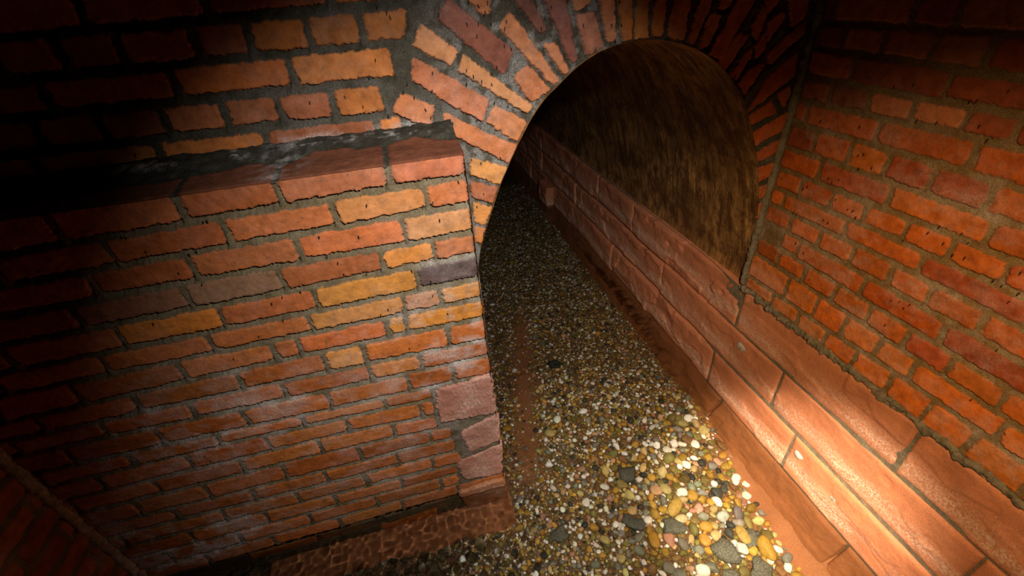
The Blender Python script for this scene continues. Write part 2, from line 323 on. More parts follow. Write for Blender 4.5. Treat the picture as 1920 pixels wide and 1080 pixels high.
def pebble_material():
    m, nt, b = new_mat('river_pebble'); g = NT(nt)
    t = g.attr('tint').outputs['Color']
    v = g.ramp(g.noise(70, 4, .7), [(.3, .72), (.5, 1.0), (.7, 1.2)])
    c = g.mix(1.0, t, v, 'MULTIPLY')
    s = g.ramp(g.noise(420, 2, .7), [(.62, 0.0), (.7, 1.0)])
    c = g.mix(g.math('MULTIPLY', s, .3), c, (.05, .04, .03))
    g.l(c, b.inputs['Base Color']); b.inputs['Roughness'].default_value = .5; b.inputs['Specular IOR Level'].default_value = .2
    g.l(g.bump(g.noise(260, 3, .6), .25, .002), b.inputs['Normal'])
    return m
M_PEB = pebble_material()
def granite_material():
    m, nt, b = new_mat('speckled_grey_stone'); g = NT(nt)
    t = g.attr('tint').outputs['Color']
    v = g.ramp(g.noise(210, 3, .75), [(.36, .45), (.5, 1.0), (.66, 2.1)])
    c = g.mix(1.0, t, v, 'MULTIPLY')
    g.l(c, b.inputs['Base Color']); b.inputs['Roughness'].default_value = .65
    g.l(g.bump(g.noise(160, 4, .7), .6, .003), b.inputs['Normal'])
    return m
M_GRAN = granite_material()

def water_material():
    m = bpy.data.materials.new('clear_shallow_water'); m.use_nodes = True; nt = m.node_tree; nt.nodes.clear(); g = NT(nt)
    out = g.n('ShaderNodeOutputMaterial'); gl = g.n('ShaderNodeBsdfGlass')
    gl.inputs['IOR'].default_value = 1.33; gl.inputs['Roughness'].default_value = 0; gl.inputs['Color'].default_value = (.97, .985, .96, 1)
    g.l(gl.outputs[0], out.inputs[0])
    return m
M_WATER = water_material()

# ------------------------------------------------------------------ masonry as relief
def jit(c, s=.12):
    k = 1 + RNG.normal(0, s); r = RNG.normal(0, .06)
    return np.clip(np.array([c[0] * k, c[1] * k * (1 + r), c[2] * k * (1 + 1.5 * r)]), .005, .9)

def relief(A, B, quads, seed, rag=.0046, up=True, proud=.0018, soft=300., drop=.0060, grow=.0012):
    """A, B: grids of wall coordinates. quads: list of (4 points, colour). Returns height, mask, tint."""
    step = abs(A[0, 1] - A[0, 0]); stepb = abs(B[1, 0] - B[0, 0])
    wa = A + rag * fbm(A * 48, B * 48, seed, 3) + rag * .5 * vnoise(A * 210, B * 210, seed + 5)
    wb = B + rag * fbm(A * 48, B * 48, seed + 9, 3) + rag * .5 * vnoise(A * 210, B * 210, seed + 6)
    mask = np.zeros_like(A); hb = np.zeros_like(A); tint = np.zeros(A.shape + (3,))
    a0, b0 = A[0, 0], B[0, 0]; n, m = A.shape
    for it in quads:
        q, col = it[:2]; gq = it[2] if len(it) > 2 else grow; q = np.array(q, float)
        x, y = q[:, 0], q[:, 1]
        if np.sum(x * np.roll(y, -1) - np.roll(x, -1) * y) < 0: q = q[::-1]
        lo = q.min(0) - .012; hi = q.max(0) + .012
        j0 = max(0, int((lo[0] - a0) / step)); j1 = min(m, int((hi[0] - a0) / step) + 2)
        i0 = max(0, int((lo[1] - b0) / stepb)); i1 = min(n, int((hi[1] - b0) / stepb) + 2)
        if i1 <= i0 or j1 <= j0: continue
        sa, sb = wa[i0:i1, j0:j1], wb[i0:i1, j0:j1]
        acc = 0
        for k in range(4):
            p, r = q[k], q[(k + 1) % 4]; d = r - p; L = np.hypot(*d)
            if L < 1e-6: continue
            sd = (d[0] * (sb - p[1]) - d[1] * (sa - p[0])) / L
            acc = acc + np.exp(-soft * np.clip(sd, -.05, .2))
        sd = -np.log(acc) / soft + gq
        mk = smooth(-.0016, .0024, sd)
        c = q.mean(0)
        off = RNG.normal(0, .0009); ta, tb = RNG.normal(0, .012), RNG.normal(0, .02)
        h = proud + off + ta * (A[i0:i1, j0:j1] - c[0]) + tb * (B[i0:i1, j0:j1] - c[1]) - .0020 * np.exp(-np.clip(sd, 0, 1) / .0025)
        sel = mk > mask[i0:i1, j0:j1]
        mask[i0:i1, j0:j1][sel] = mk[sel]; hb[i0:i1, j0:j1][sel] = h[sel]
        tv = np.asarray(col)[None, None, :] * (1 + .16 * fbm(A[i0:i1, j0:j1] * 25 + c[0] * 91, B[i0:i1, j0:j1] * 40, seed + 77, 2))[..., None]
        tint[i0:i1, j0:j1][sel] = tv[sel]
    above = np.zeros_like(A); ns = [int(round(d / stepb)) for d in (.003, .006, .009, .012, .016)]
    for s in ns:
        sh = np.zeros_like(A); sh[:-s or None] = mask[s:] if s else mask; above += sh / len(ns)
    hm = -.0022 - (drop * above if up else .003 * above) + .0016 * fbm(A * 90, B * 90, seed + 3, 3) + .002 * vnoise(A * 18, B * 18, seed + 4)
    hb = hb + .0008 * fbm(A * 120, B * 120, seed + 8, 2) + .0011 * vnoise(A * 30, B * 30, seed + 2)
    return hm + (hb - hm) * mask, mask, tint

def axis_grid(a0, a1, b0, b1, s):
    a = np.arange(a0, a1 + s * .5, s); b = np.arange(b0, b1 + s * .5, s)
    return np.meshgrid(a, b)

def lerp_row(row, lo, hi):
    xs = np.linspace(lo, hi, len(row))
    return lambda v: float(np.interp(v, xs, row))

def bond(joints, lo, hi, header=None):
    """ordered joint list extended to both ends with the bond's own spacing"""
    j = sorted(x for x in joints if x == x)
    d = np.diff(j); sp = .253 if header is None else (.127 if header else .253)
    while j[-1] < hi: j.append(j[-1] + sp)
    while j[0] > lo: j.insert(0, j[0] - sp)
    return j

def course_quads(rows, bed, hj, hb, colour, lo, hi, clip_hi=None, skip=(), top_open=None):
    out = []
    for k, joints in rows.items():
        ftop, fbot = bed(k)
        for i in range(len(joints) - 1):
            if (k, i) in skip: continue
            a, b = joints[i], joints[i + 1]
            l = a + hj; r = b - hj
            if clip_hi is not None and b >= clip_hi - 1e-6: r = clip_hi
            if r - l < .012: continue
            w = (hb * (1 + RNG.normal(0, .12)), hb * (1 + RNG.normal(0, .12)))
            sk = RNG.normal(0, .002, 4)
            out.append((((l + sk[0], fbot(l) + w[0]), (r + sk[1], fbot(r) + w[0]), (r + sk[2], ftop(r) - w[1] * (top_open != k)), (l + sk[3], ftop(l) - w[1] * (top_open != k))), colour(k, i, len(joints) - 1, (l + r) / 2)))
    return out

S = .0026
# ---- buttress front (y = 0)
BP = {int(k): v for k, v in DATA['BP'].items()}; BP[-1] = [.0715] * 6
rowsP = {}
for k, v in DATA['JP'].items():
    j = bond([x for x in v if x == x], XL - .1, -.3); j = [x for x in j if x < -.03] + [0.0]
    rowsP[int(k)] = j
for k in range(20, 23):
    BP[k] = [z - .077 for z in BP[k - 1]]
    rowsP[k] = bond([-.3 + .1 * (k % 2), -.55 + .1 * (k % 2)], XL - .1, -.1)
def bedP(k): return lerp_row(BP[k - 1], -1.41, 0), lerp_row(BP[k], -1.41, 0)
SPEC = {(4, 0): (.085, .048, .042), (4, 1): (.50, .205, .040), (4, 3): (.50, .175, .030), (3, 1): (.56, .235, .045), (2, 0): (.50, .225, .085),
        (1, 1): (.46, .185, .060), (5, 0): (.56, .25, .07), (5, 2): (.54, .215, .045), (5, 1): (.46, .20, .09), (6, 0): (.56, .205, .035), (6, 1): (.56, .22, .04),
        (0, 0): (.40, .135, .065), (0, 1): (.42, .135, .058), (7, 2): (.56, .21, .05), (8, 1): (.54, .20, .055), (3, 3): (.23, .115, .06), (3, 4): (.25, .10, .05)}
def colP(k, i, n, x):
    r = n - 1 - i
    if (k, r) in SPEC: return jit(SPEC[k, r], .04)
    base = (.38, .110, .034) if k < 5 else ((.44, .126, .028) if k < 9 else (.43, .125, .026))
    return jit(base, .14)
# stones let into the right edge take the place of some bricks
def not_stone(q):
    c = np.mean(np.array(q), 0)
    return not (c[0] > -.165 and -1.335 < c[1] < -.72) and not (c[0] > -.205 and -.92 < c[1] < -.72)
qP = [q for q in course_quads(rowsP, bedP, .0082, .0100, colP, XL, 0, 0.0, top_open=0) if not_stone(q[0])]
qP = [q for q in qP if not (np.mean(np.array(q[0])[:, 1]) < -1.36 and RNG.random() < .55)]
A, B = axis_grid(XL - .01, 0.0026, -1.70, .0692, S)
H, MK, TI = relief(A, B, qP, 101, drop=.0170)
# mortar patch low on the face hides the two lowest courses
patch = smooth(-.02, .10, .05 - np.hypot((A + .42) / .36, (B + 1.41) / .045) * .05 + .03 * fbm(A * 14, B * 25, 55))
MK = MK * (1 - np.clip(patch * 3, 0, 1))
edge = smooth(-.012, .0, A); H = H - .006 * edge * edge
n1 = fbm(A * 9, B * 14, 70, 4); n2 = fbm(A * 30, B * 40, 71, 3)
zone = np.exp(-((A + 1.18) / .30) ** 2 - ((B + 1.18) / .10) ** 2) * 1.2 + np.exp(-((A + 1.05) / .42) ** 2 - ((B + .66) / .17) ** 2) * .75 \
    + np.exp(-((A + .10) / .20) ** 2 - ((B + .55) / .22) ** 2) * .75 + np.exp(-((A + .45) / .6) ** 2 - ((B + .95) / .35) ** 2) * .28 + .07
zone = zone + 2.2 * np.exp(-((A + 1.22) / .15) ** 2 - ((B + 1.27) / .06) ** 2)
zone = np.maximum(zone, np.exp(-((A + 1.36) / .06) ** 2) * smooth(-.6, -1.0, B) * 1.2)
EF = np.clip(zone * (.45 + 1.1 * n1 + .8 * n2), 0, 1) * smooth(-1.40, -1.33, B)
EF = np.maximum(EF, np.exp(-((B + .226 - .012 * A) / .010) ** 2) * smooth(-.22, -.05, A) * (.7 + n2))
wall_b = grid_mesh('wall_buttress', np.stack([A, -H, B], -1), M_BUTT, attrs={'mask': MK, 'tint': TI, 'eff': np.clip(EF, 0, 1)})
tag(wall_b, 'projecting lower brick wall with weathered mortar left of the tunnel mouth', 'wall', kind='structure')
# sloped brick capping and mortar fillet on top of the buttress
a = np.arange(XL - .01, .004, .004); t = np.linspace(0, 1, 70)
Ag, Tg = np.meshgrid(a, t)
Yt = Tg * .21
zt = .0685 + .010 * np.clip(Yt / .13, 0, 1) + .030 * smooth(.105, .205, Yt)
jt = [x for x in rowsP[0] if x < -.03]
jm = np.ones_like(Ag)
for x in jt: jm *= smooth(.004, .011, np.abs(Ag - x + .002 * fbm(Ag * 60, Yt * 60, 4)))
cover = .125 - .045 * smooth(-.30, -.75, Ag) + .03 * fbm(Ag * 9, Yt * 9, 12, 3) - .06 * smooth(-.9, -1.2, Ag)
mt = jm * smooth(.006, -.004, Yt - cover + .006 * fbm(Ag * 70, Yt * 70, 13, 2))
zt = zt + mt * .003 + (.0015 + .0045 * (1 - mt)) * fbm(Ag * 35, Yt * 55, 14, 4)
zt = np.where(Yt < .004, zt - .003, zt)
ti = np.zeros(Ag.shape + (3,)); ti[:] = (.17, .058, .030)
ti *= (1 + .25 * fbm(Ag * 6, Yt * 20, 15))[..., None]
ef = np.exp(-((Yt - .170 + .02 * fbm(Ag * 7, Ag * 0, 16)) / .016) ** 2) * np.clip(-.05 + 1.1 * fbm(Ag * 9, Yt * 9, 17, 3) + 1.2 * fbm(Ag * 60, Yt * 120, 19, 3), 0, 1)
ef = np.maximum(ef, np.exp(-((Ag + .45) / .05) ** 2) * np.clip(.3 + 1.2 * fbm(Ag * 40, Yt * 40, 18, 3), 0, 1) * smooth(.0, .03, Yt) * .8)
grid_mesh('capping', np.stack([Ag, Yt - .0035, zt], -1), M_CAP, parent=wall_b, attrs={'mask': mt, 'tint': ti, 'eff': ef})
# return of the buttress into the tunnel mouth
A, B = axis_grid(-.004, .22, -1.70, .070, .005)
rq = [(((.0, BP[k][-1] + .010), (.19, BP[k][-1] + .010), (.19, BP[k - 1][-1] - .010), (.0, BP[k - 1][-1] - .010)), jit((.40, .13, .045))) for k in range(0, 20)]
H, MK, TI = relief(A, B, rq, 131)
H = H - .004
grid_mesh('return_face', np.stack([.0035 + H * .6, A, B], -1), M_BUTT, parent=wall_b, attrs={'mask': MK, 'tint': TI, 'eff': MK * 0})
# dressed sandstone blocks at the buttress corner
def clamp_block(name, quad, mat, parent, seed, proud=.006, tool=0., res=.004):
    q = np.array(quad); lo = q.min(0) - .01; hi = q.max(0) + .01
    A, B = axis_grid(lo[0], hi[0], lo[1], hi[1], res)
    H, MK, TI = relief(A, B, [(q, (1, 1, 1))], seed, rag=.007, proud=proud, soft=150)
    H = H + .0035 * fbm(A * 22, B * 22, seed, 4) * MK
    if tool: H = H + tool * MK * np.maximum(0, np.sin((A * 1.0 + B * .25 + .006 * fbm(A * 20, B * 20, 3)) * 390)) * smooth(-.1, .4, vnoise(A * 50, B * 70, 8))
    H = np.where(MK < .02, -.02, H)
    n = grid_mesh(name, np.stack([A, -H, B], -1), mat, keep=(MK[:-1, :-1] + MK[1:, 1:] > .01), parent=parent, attrs={'eff': np.clip(.35 + fbm(A * 12, B * 12, seed + 1), 0, 1) * .7})
    return n
CB = DATA['CB']
for i, q in enumerate(CB):
    o = clamp_block('corner_block', q, M_PINK, wall_b, 300 + i, tool=.0030 if i == 0 else .0012)
    o['label'] = ['pink tooled sandstone block, topmost at the buttress corner', 'pink sandstone block below the tooled one at the buttress corner', 'pink sandstone block just above the water at the buttress corner'][i]
o = clamp_block('corner_block', [(-.20, -1.345), (.004, -1.335), (.006, -1.62), (-.17, -1.62)], M_SANDW, wall_b, 310, proud=.012)
o['label'] = 'wet red sandstone block at the waterline of the buttress corner'

# ---- back wall and arch ring (y = YB)
BU = {int(k): v for k, v in DATA['BU'].items()}
rowsU = {}
hdrU = {0: False, 1: True, 2: False, 3: True, 4: False, 5: False, 6: True, 7: False}
for k, v in DATA['JU'].items():
    k = int(k); v = [x for x in v if x == x]
    j = bond(v, XL - .15, v[-1], hdrU[k]); rowsU[k] = j
for k in range(6, 9):
    BU.setdefault(k + 1, [z + .077 for z in BU[k]]); rowsU[k] = bond([-.4 + .06 * k, -.15 + .06 * k], XL - .15, .1, False)
def bedU(k): return lerp_row(BU[k + 1], -1.41, 0), lerp_row(BU[k], -1.41, 0)
RING = np.array(DATA['RING'])
def inside(px, py, poly):
    c = np.zeros(px.shape, bool); n = len(poly)
    for i in range(n):
        x1, y1 = poly[i]; x2, y2 = poly[i - 1]
        if y1 == y2: continue
        c ^= ((y1 > py) != (y2 > py)) & (px < (x2 - x1) * (py - y1) / (y2 - y1) + x1)
    return c
qU = course_quads(rowsU, bedU, .0105, .0118, lambda k, i, n, x: jit((.50, .170, .045) if RNG.random() > .3 else (.36, .115, .045), .12), XL, 0)
def out_ring(q):
    P = np.array(q); g = np.concatenate([P, [P.mean(0)]])
    return not inside(g[:, 0], g[:, 1], RING).any()
qU = [q for q in qU if out_ring(q[0])]
VC = {0: (.56, .225, .095), 1: (.27, .095, .062), 2: (.50, .175, .080), 3: (.55, .19, .075), 4: (.58, .26, .11), 5: (.55, .21, .085), 6: (.52, .18, .07), 7: (.56, .23, .065),
      8: (.44, .15, .065), 9: (.58, .25, .07), 10: (.52, .18, .05), 14: (.22, .08, .055), 16: (.24, .085, .06), 18: (.42, .15, .085)}
qV = []
for i, q in enumerate(DATA['VO']):
    c = np.mean(np.array(q), 0)
    base = VC.get(i) or ((.54, .20, .085) if c[0] < .5 else ((.48, .165, .040) if c[0] < .85 else (.46, .115, .025)))
    qq = np.array(q)
    qV.append((np.array(q), jit(base, .05), .0038))
ARCH = np.array(DATA['ARCH'])
def smooth_curve(P, n):
    for _ in range(3):
        Q = [P[0]]
        for a, b in zip(P[:-1], P[1:]): Q += [a * .75 + b * .25, a * .25 + b * .75]
        P = np.array(Q + [P[-1]])
    d = np.r_[0, np.cumsum(np.hypot(*np.diff(P, axis=0).T))]
    s = np.linspace(0, d[-1], n); return np.stack([np.interp(s, d, P[:, 0]), np.interp(s, d, P[:, 1])], 1)
CUR = smooth_curve(ARCH, 260)
OPEN = np.concatenate([[(CUR[0, 0], -1.7)], CUR, [(CUR[-1, 0], -1.7)]])
A, B = axis_grid(XL - .02, XR + .02, -.80, .80, S)
H, MK, TI = relief(A, B, qU + qV, 201, rag=.0048, drop=.0130)
mo_in = inside(A, B, OPEN)
keep_v = ~mo_in
ring = inside(A, B, RING) | (A > .3)
# vertices just inside the opening are pulled onto its edge
Aq, Bq = A.copy(), B.copy()
ii = np.argwhere(mo_in)
near = np.zeros_like(mo_in)
kv = keep_v
near[1:] |= kv[:-1]; near[:-1] |= kv[1:]; near[:, 1:] |= kv[:, :-1]; near[:, :-1] |= kv[:, 1:]; near[1:, 1:] |= kv[:-1, :-1]; near[:-1, :-1] |= kv[1:, 1:]; near[1:, :-1] |= kv[:-1, 1:]; near[:-1, 1:] |= kv[1:, :-1]
sel = np.argwhere(near & mo_in)
FINE = smooth_curve(ARCH, 2400); FINE = np.concatenate([np.stack([np.full(400, CUR[0, 0]), np.linspace(-.8, CUR[0, 1], 400)], 1), FINE])
for c0 in range(0, len(sel), 500):
    s = sel[c0:c0 + 500]; P = np.stack([A[s[:, 0], s[:, 1]], B[s[:, 0], s[:, 1]]], 1)
    d = ((P[:, None] - FINE[None]) ** 2).sum(-1).argmin(1)
    Aq[s[:, 0], s[:, 1]] = FINE[d, 0]; Bq[s[:, 0], s[:, 1]] = FINE[d, 1]
DOP = None
n1 = fbm(A * 8, B * 8, 80, 4); n2 = fbm(A * 40, B * 40, 81, 3)
EF = np.clip(.10 + .25 * n1 + .25 * n2, 0, 1) * .5
# salt along the arch joints left of the crown and under the lowest course
EF = np.maximum(EF, (1 - MK) * smooth(-.3, .35, n2 + n1 * .6) * smooth(.75, .45, A) * smooth(-.1, .1, A) * .42)
EF = np.maximum(EF, np.exp(-((B - .108) / .012) ** 2) * np.clip(.2 + 1.2 * n1 + n2, 0, 1) * smooth(-.9, -.5, A) * smooth(.0, -.15, A))
XYZ = np.stack([Aq, YB - H, Bq], -1)
fk = (keep_v[:-1, :-1] | keep_v[1:, :-1] | keep_v[:-1, 1:] | keep_v[1:, 1:])
fr = ring[:-1, :-1]
at = {'mask': MK, 'tint': TI, 'eff': np.clip(EF, 0, 1)}
wall_u = grid_mesh('wall_back', XYZ, M_BACK, keep=fk & ~fr, attrs=at)
tag(wall_u, 'upper brick wall with thick grey joints above the mortared buttress top', 'wall', kind='structure')
arch = grid_mesh('brick_arch', XYZ, M_BACK, keep=fk & fr, attrs=at)
tag(arch, 'arch of radiating orange bricks around the dark tunnel mouth', 'arch')

# soffit of the arch and the plastered vault behind it
def sweep(name, curve, ys, mat, parent=None, off=None, noise=0., seed=0, attrs=None):
    C = np.asarray(curve); T = np.gradient(C, axis=0); N = np.stack([-T[:, 1], T[:, 0]], 1); N /= np.linalg.norm(N, axis=1)[:, None]
    ys = np.asarray(ys); off = np.zeros(len(ys)) if off is None else np.asarray(off)
    s = np.r_[0, np.cumsum(np.hypot(*np.diff(C, axis=0).T))]
    Sg, Yg = np.meshgrid(s, ys)
    d = off[:, None] + noise * fbm(Sg * 9, Yg * 9, seed, 4)
    X = C[None, :, 0] + N[None, :, 0] * d; Z = C[None, :, 1] + N[None, :, 1] * d
    return grid_mesh(name, np.stack([X, np.broadcast_to(Yg, X.shape), Z], -1), mat, parent=parent, attrs=attrs)
zj = np.linspace(-1.72, CUR[0, 1] - .02, 60)
full = np.concatenate([np.stack([np.interp(zj, [-1.72, -.80, CUR[0, 1]], [.001, .001, CUR[0, 0]]), zj], 1), CUR, [(XR + .03, -.76)]])
sweep('soffit', full[:-1], np.linspace(YB - .004, YB + .07, 24), M_PLASTER, parent=arch, off=np.r_[0, np.full(23, .001)], noise=.002, seed=5)
ys = np.concatenate([np.linspace(YB + .06, 2.2, 150), np.linspace(2.25, 7, 50)])
vault = sweep('ceiling', full, ys, M_PLASTER, off=np.full(len(ys), .006), noise=.006, seed=6)
tag(vault, 'brown streaked plaster vault of the tunnel beyond the arch', 'ceiling', kind='structure')
# far end of the tunnel, lost in the dark
A, B = axis_grid(-.1, 1.35, -1.7, .4, .1)
tag(grid_mesh('wall_tunnel_end', np.stack([A, A * 0 + 6.9, B], -1), M_PLASTER), 'unlit end of the tunnel', 'wall', kind='structure')

# ---- right wall (x = XR)
BR = {int(k): v for k, v in DATA['BR'].items()}
for k in range(-2, -6, -1): BR[k] = [z + .077 for z in BR[k + 1]]
rowsR = {}
hdrR = {0: False, 1: True, 2: False, 3: True, 4: False, 5: True, 6: False, 7: True, 8: False, 9: True, 10: False, 11: True, 12: False, 13: True}
YMIN = -1.75
for k, v in DATA['JR'].items():
    k = int(k); v = sorted(v); hd = hdrR[k]
    j = bond(v, YMIN, v[-1], hd)
    if hd and j[-1] < .11: j = j + [.186]
    elif j[-1] < .16: j = j + [.190]
    rowsR[k] = j
for k in range(-4, 0): rowsR[k] = bond([-.3 + .06 * k, -.05 + .06 * k], YMIN, .1, k % 2 == 1)[:-1] + [.19]
def bedR(k): return lerp_row(BR[k - 1], -1.0, .2), lerp_row(BR[k], -1.0, .2)
def colR(k, i, n, y):
    u = RNG.random()
    if k <= 3: return jit((.40, .125, .045), .16) if u > .45 else jit((.27, .062, .022), .12)
    if k >= 12: return jit((.56, .150, .022), .07)
    return jit((.43, .102, .017), .13) if u > .2 else jit((.31, .066, .022), .12)
A, B = axis_grid(YMIN, YB + .012, -.79, .78, .0030)
qR = course_quads(rowsR, bedR, .0088, .0100, colR, YMIN, .2)
qR = [q for q in qR if not (np.mean(np.array(q[0])[:, 0]) > .10 and abs(np.mean(np.array(q[0])[:, 1]) + .445) < .03)]
H, MK, TI = relief(A, B, qR, 401, rag=.0046, drop=.0032)
n1 = fbm(A * 7, B * 11, 90, 4); n2 = fbm(A * 45, B * 45, 91, 3)
EF = np.clip((.22 + .9 * n1 + .5 * n2) * smooth(.25, -.15, B) * .42, 0, 1)
EF = np.maximum(EF, (1 - MK) * np.clip(.1 + n2 + .5 * n1, 0, 1) * smooth(-.2, -.5, B) * .55)
wall_r = grid_mesh('wall_right', np.stack([XR - H, A, B], -1), M_RIGHT, attrs={'mask': MK, 'tint': TI, 'eff': EF}, flip=True)
tag(wall_r, 'red brick side wall standing on the sandstone ledge', 'wall', kind='structure')

# ---- left wall (x = XL)
rowsL = {k: bond([-.30 + .127 * (k % 2), -.05 + .127 * (k % 2)], YMIN, 0, False)[:-1] + [-.004] for k in range(0, 24)}
def bedL(k): return (lambda y: .20 - .077 * k), (lambda y: .20 - .077 * (k + 1))
A, B = axis_grid(YMIN, .21, -1.70, .79, .005)
for k in range(-8, 0): rowsL[k] = rowsL[k % 2]
qL = course_quads(rowsL, bedL, .008, .010, lambda k, i, n, y: jit((.34, .10, .035), .15), YMIN, 0)
H, MK, TI = relief(A, B, qL, 501)
EF = np.clip(.15 + fbm(A * 9, B * 9, 95, 4), 0, 1) * .6
wall_l = grid_mesh('wall_left', np.stack([XL + H, A, B], -1), M_LEFT, attrs={'mask': MK, 'tint': TI, 'eff': EF})
tag(wall_l, 'dark brick side wall meeting the buttress in the lower left corner', 'wall', kind='structure')

def rope(name, pts, rad, mat, parent=None, seed=0, n=14, lump=.4):
    """rough run of mortar along a line"""
    P = np.asarray(pts, float); T = np.gradient(P, axis=0); T /= np.linalg.norm(T, axis=1)[:, None]
    ref = np.array([0, 0, 1.0]) if abs(T[0, 2]) < .8 else np.array([1.0, 0, 0])
    U = np.cross(T, ref); U /= np.linalg.norm(U, axis=1)[:, None]; W = np.cross(T, U)
    th = np.linspace(0, 2 * np.pi, n + 1); s = np.r_[0, np.cumsum(np.linalg.norm(np.diff(P, axis=0), axis=1))]
    Th, Sg = np.meshgrid(th, s)
    r = rad * (1 + lump * fbm(Sg * 28, np.cos(Th) * 1.3 + 5, seed, 3) + lump * .6 * fbm(Sg * 90, np.sin(Th) * 2 + 9, seed + 1, 2))
    X = P[:, None] + r[..., None] * (np.cos(Th)[..., None] * U[:, None] + np.sin(Th)[..., None] * W[:, None])
    return grid_mesh(name, X, mat, parent=parent)
zz = np.linspace(-1.7, .06, 220)
rope('mortar_fillet', np.stack([np.full(220, XL + .004), np.full(220, -.004), zz], 1), .017, M_MORTARW, parent=wall_l, seed=3)
zz = np.linspace(-.72, .78, 260)
rope('mortar_fillet', np.stack([XR - .004 + 0 * zz, YB - .004 + 0 * zz, zz], 1), .013, M_MORTAR, parent=wall_r, seed=8)

# ------------------------------------------------------------------ sandstone ledge
ledge = empty('sandstone_ledge', (XR, -.3, -1.05))
tag(ledge, 'ledge of long red sandstone blocks under the right brick wall, running into the tunnel', 'ledge')
LOFF = Vector(ledge.location)
def ledge_block(y0, y1, z0, z1, seed, x0=XR - .010, rnd=.016, eff=1., mat=M_SAND, name='block', slope=0.):
    g = .0042 + .004 * (y0 > .1)
    res = .006 if y0 < 1.0 else .012
    A, B = axis_grid(y0 + g, y1 - g, z0 + g, z1 - g, res)
    wav = .004 * fbm(A * 3 + seed, B * 7, seed, 2)
    ed = np.minimum(np.minimum(A - A.min(), A.max() - A), np.minimum(B - B.min(), B.max() - B)) + .004 * fbm(A * 40, B * 40, seed, 2) * 0
    edb = B - B.min()
    h = -rnd * .34 * np.exp(-ed / (rnd * .30)) - .006 * np.exp(-edb / .03)
    rough = 1 + 1.8 * float(y0 > .1)
    h = h + wav * rough + .0020 * rough * fbm(A * 13, B * 20, seed + 1, 4) + .0007 * fbm(A * 70, B * 70, seed + 2, 3)
    ch = fbm(A * 5, B * 9, seed + 3, 3); h = np.maximum(h - .003 * smooth(.26, .52, ch), -.0050 - .02 * np.exp(-ed / .005))
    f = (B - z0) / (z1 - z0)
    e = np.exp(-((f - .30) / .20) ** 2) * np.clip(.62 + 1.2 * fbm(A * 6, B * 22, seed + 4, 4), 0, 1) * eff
    h = h + slope * (z1 - B) + (.010 * fbm(A * 6, B * 12, seed + 8, 4) if slope else 0)
    # a few flakes have split off the rock faces
    fl = fbm(A * 4.2 + seed, B * 6.5, seed + 12, 3); h = h - .0030 * smooth(.10, .13, fl) * rough + .0025 * smooth(.30, .33, fbm(A * 7, B * 9 + seed, seed + 13, 2))
    h = np.maximum(h, (-.0052 if y0 < .1 else -.011) - .02 * np.exp(-ed / .005) - (1. if slope else 0.))
    X = np.stack([x0 - h, A, B], -1)
    # returns all round so that the block has depth
    n, m = A.shape
    Xp = np.empty((n + 2, m + 2, 3)); Xp[1:-1, 1:-1] = X
    Xp[0, 1:-1] = X[0]; Xp[-1, 1:-1] = X[-1]; Xp[1:-1, 0] = X[:, 0]; Xp[1:-1, -1] = X[:, -1]
    Xp[0, 0] = X[0, 0]; Xp[0, -1] = X[0, -1]; Xp[-1, 0] = X[-1, 0]; Xp[-1, -1] = X[-1, -1]
    for s in (np.s_[0, :], np.s_[-1, :], np.s_[:, 0], np.s_[:, -1]): Xp[s + (0,)] = x0 + .16
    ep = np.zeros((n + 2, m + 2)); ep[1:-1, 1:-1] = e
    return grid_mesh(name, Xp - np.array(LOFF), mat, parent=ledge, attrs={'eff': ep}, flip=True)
YE = 6.8
def row(joints, z0, z1, seed, **kw):
    j = [YMIN] + sorted(joints)
    while j[-1] < YE - 1.2: j.append(j[-1] + RNG.uniform(.7, 1.0))
    j.append(YE)
    for i in range(len(j) - 1): ledge_block(j[i], j[i + 1], z0, z1, seed + 7 * i, **kw)
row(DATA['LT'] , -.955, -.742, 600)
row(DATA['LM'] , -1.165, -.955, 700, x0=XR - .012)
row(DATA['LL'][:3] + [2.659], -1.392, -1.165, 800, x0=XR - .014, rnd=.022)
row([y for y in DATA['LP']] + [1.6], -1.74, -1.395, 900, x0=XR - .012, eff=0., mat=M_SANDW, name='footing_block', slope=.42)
# stone standing forward where the lower course breaks off inside the tunnel
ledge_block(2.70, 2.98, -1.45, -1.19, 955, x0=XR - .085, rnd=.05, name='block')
A, B = axis_grid(YMIN, YE, -1.74, -.74, .012)
grid_mesh('joint_mortar', np.stack([XR - .0030 + .022 * smooth(.2, .5, A) - .0015 * fbm(A * 60, B * 60, 21, 2), A, B], -1) - np.array(LOFF), M_MORTAR, parent=ledge, flip=True)
yy = np.linspace(YMIN, .19, 620)
rope('mortar_bed', np.stack([XR + .001 + .004 * vnoise(yy * 20, yy * 0, 3), yy, -.738 + .007 * vnoise(yy * 17, yy * 0, 4) + .004 * vnoise(yy * 60, yy * 0, 6)], 1) - np.array(LOFF), .0135, M_MORTAR, parent=ledge, seed=31, lump=.95)
def patch_blob(y, z, ry, rz, seed):
    th = np.linspace(0, 2 * np.pi, 25); r = np.linspace(0, 1, 7)
    T, Rr = np.meshgrid(th, r); k = 1 + .25 * fbm(np.cos(T) * 2, np.sin(T) * 2, seed, 2)
    h = .004 * (1 - Rr ** 2) + .0012 * fbm(T * 6, Rr * 6, seed) - .006 * (Rr > .95)
    return grid_mesh('mortar_patch', np.stack([XR - .0145 - h, y + ry * Rr * k * np.cos(T), z + rz * Rr * k * np.sin(T)], -1) - np.array(LOFF), M_MORTARW, parent=ledge, flip=False)
for y, z, ry, rz in ((.098, -1.008, .030, .020), (-.325, -1.238, .022, .016), (-.505, -1.262, .014, .012)): patch_blob(y, z, ry, rz, int(y * 100) + 70)

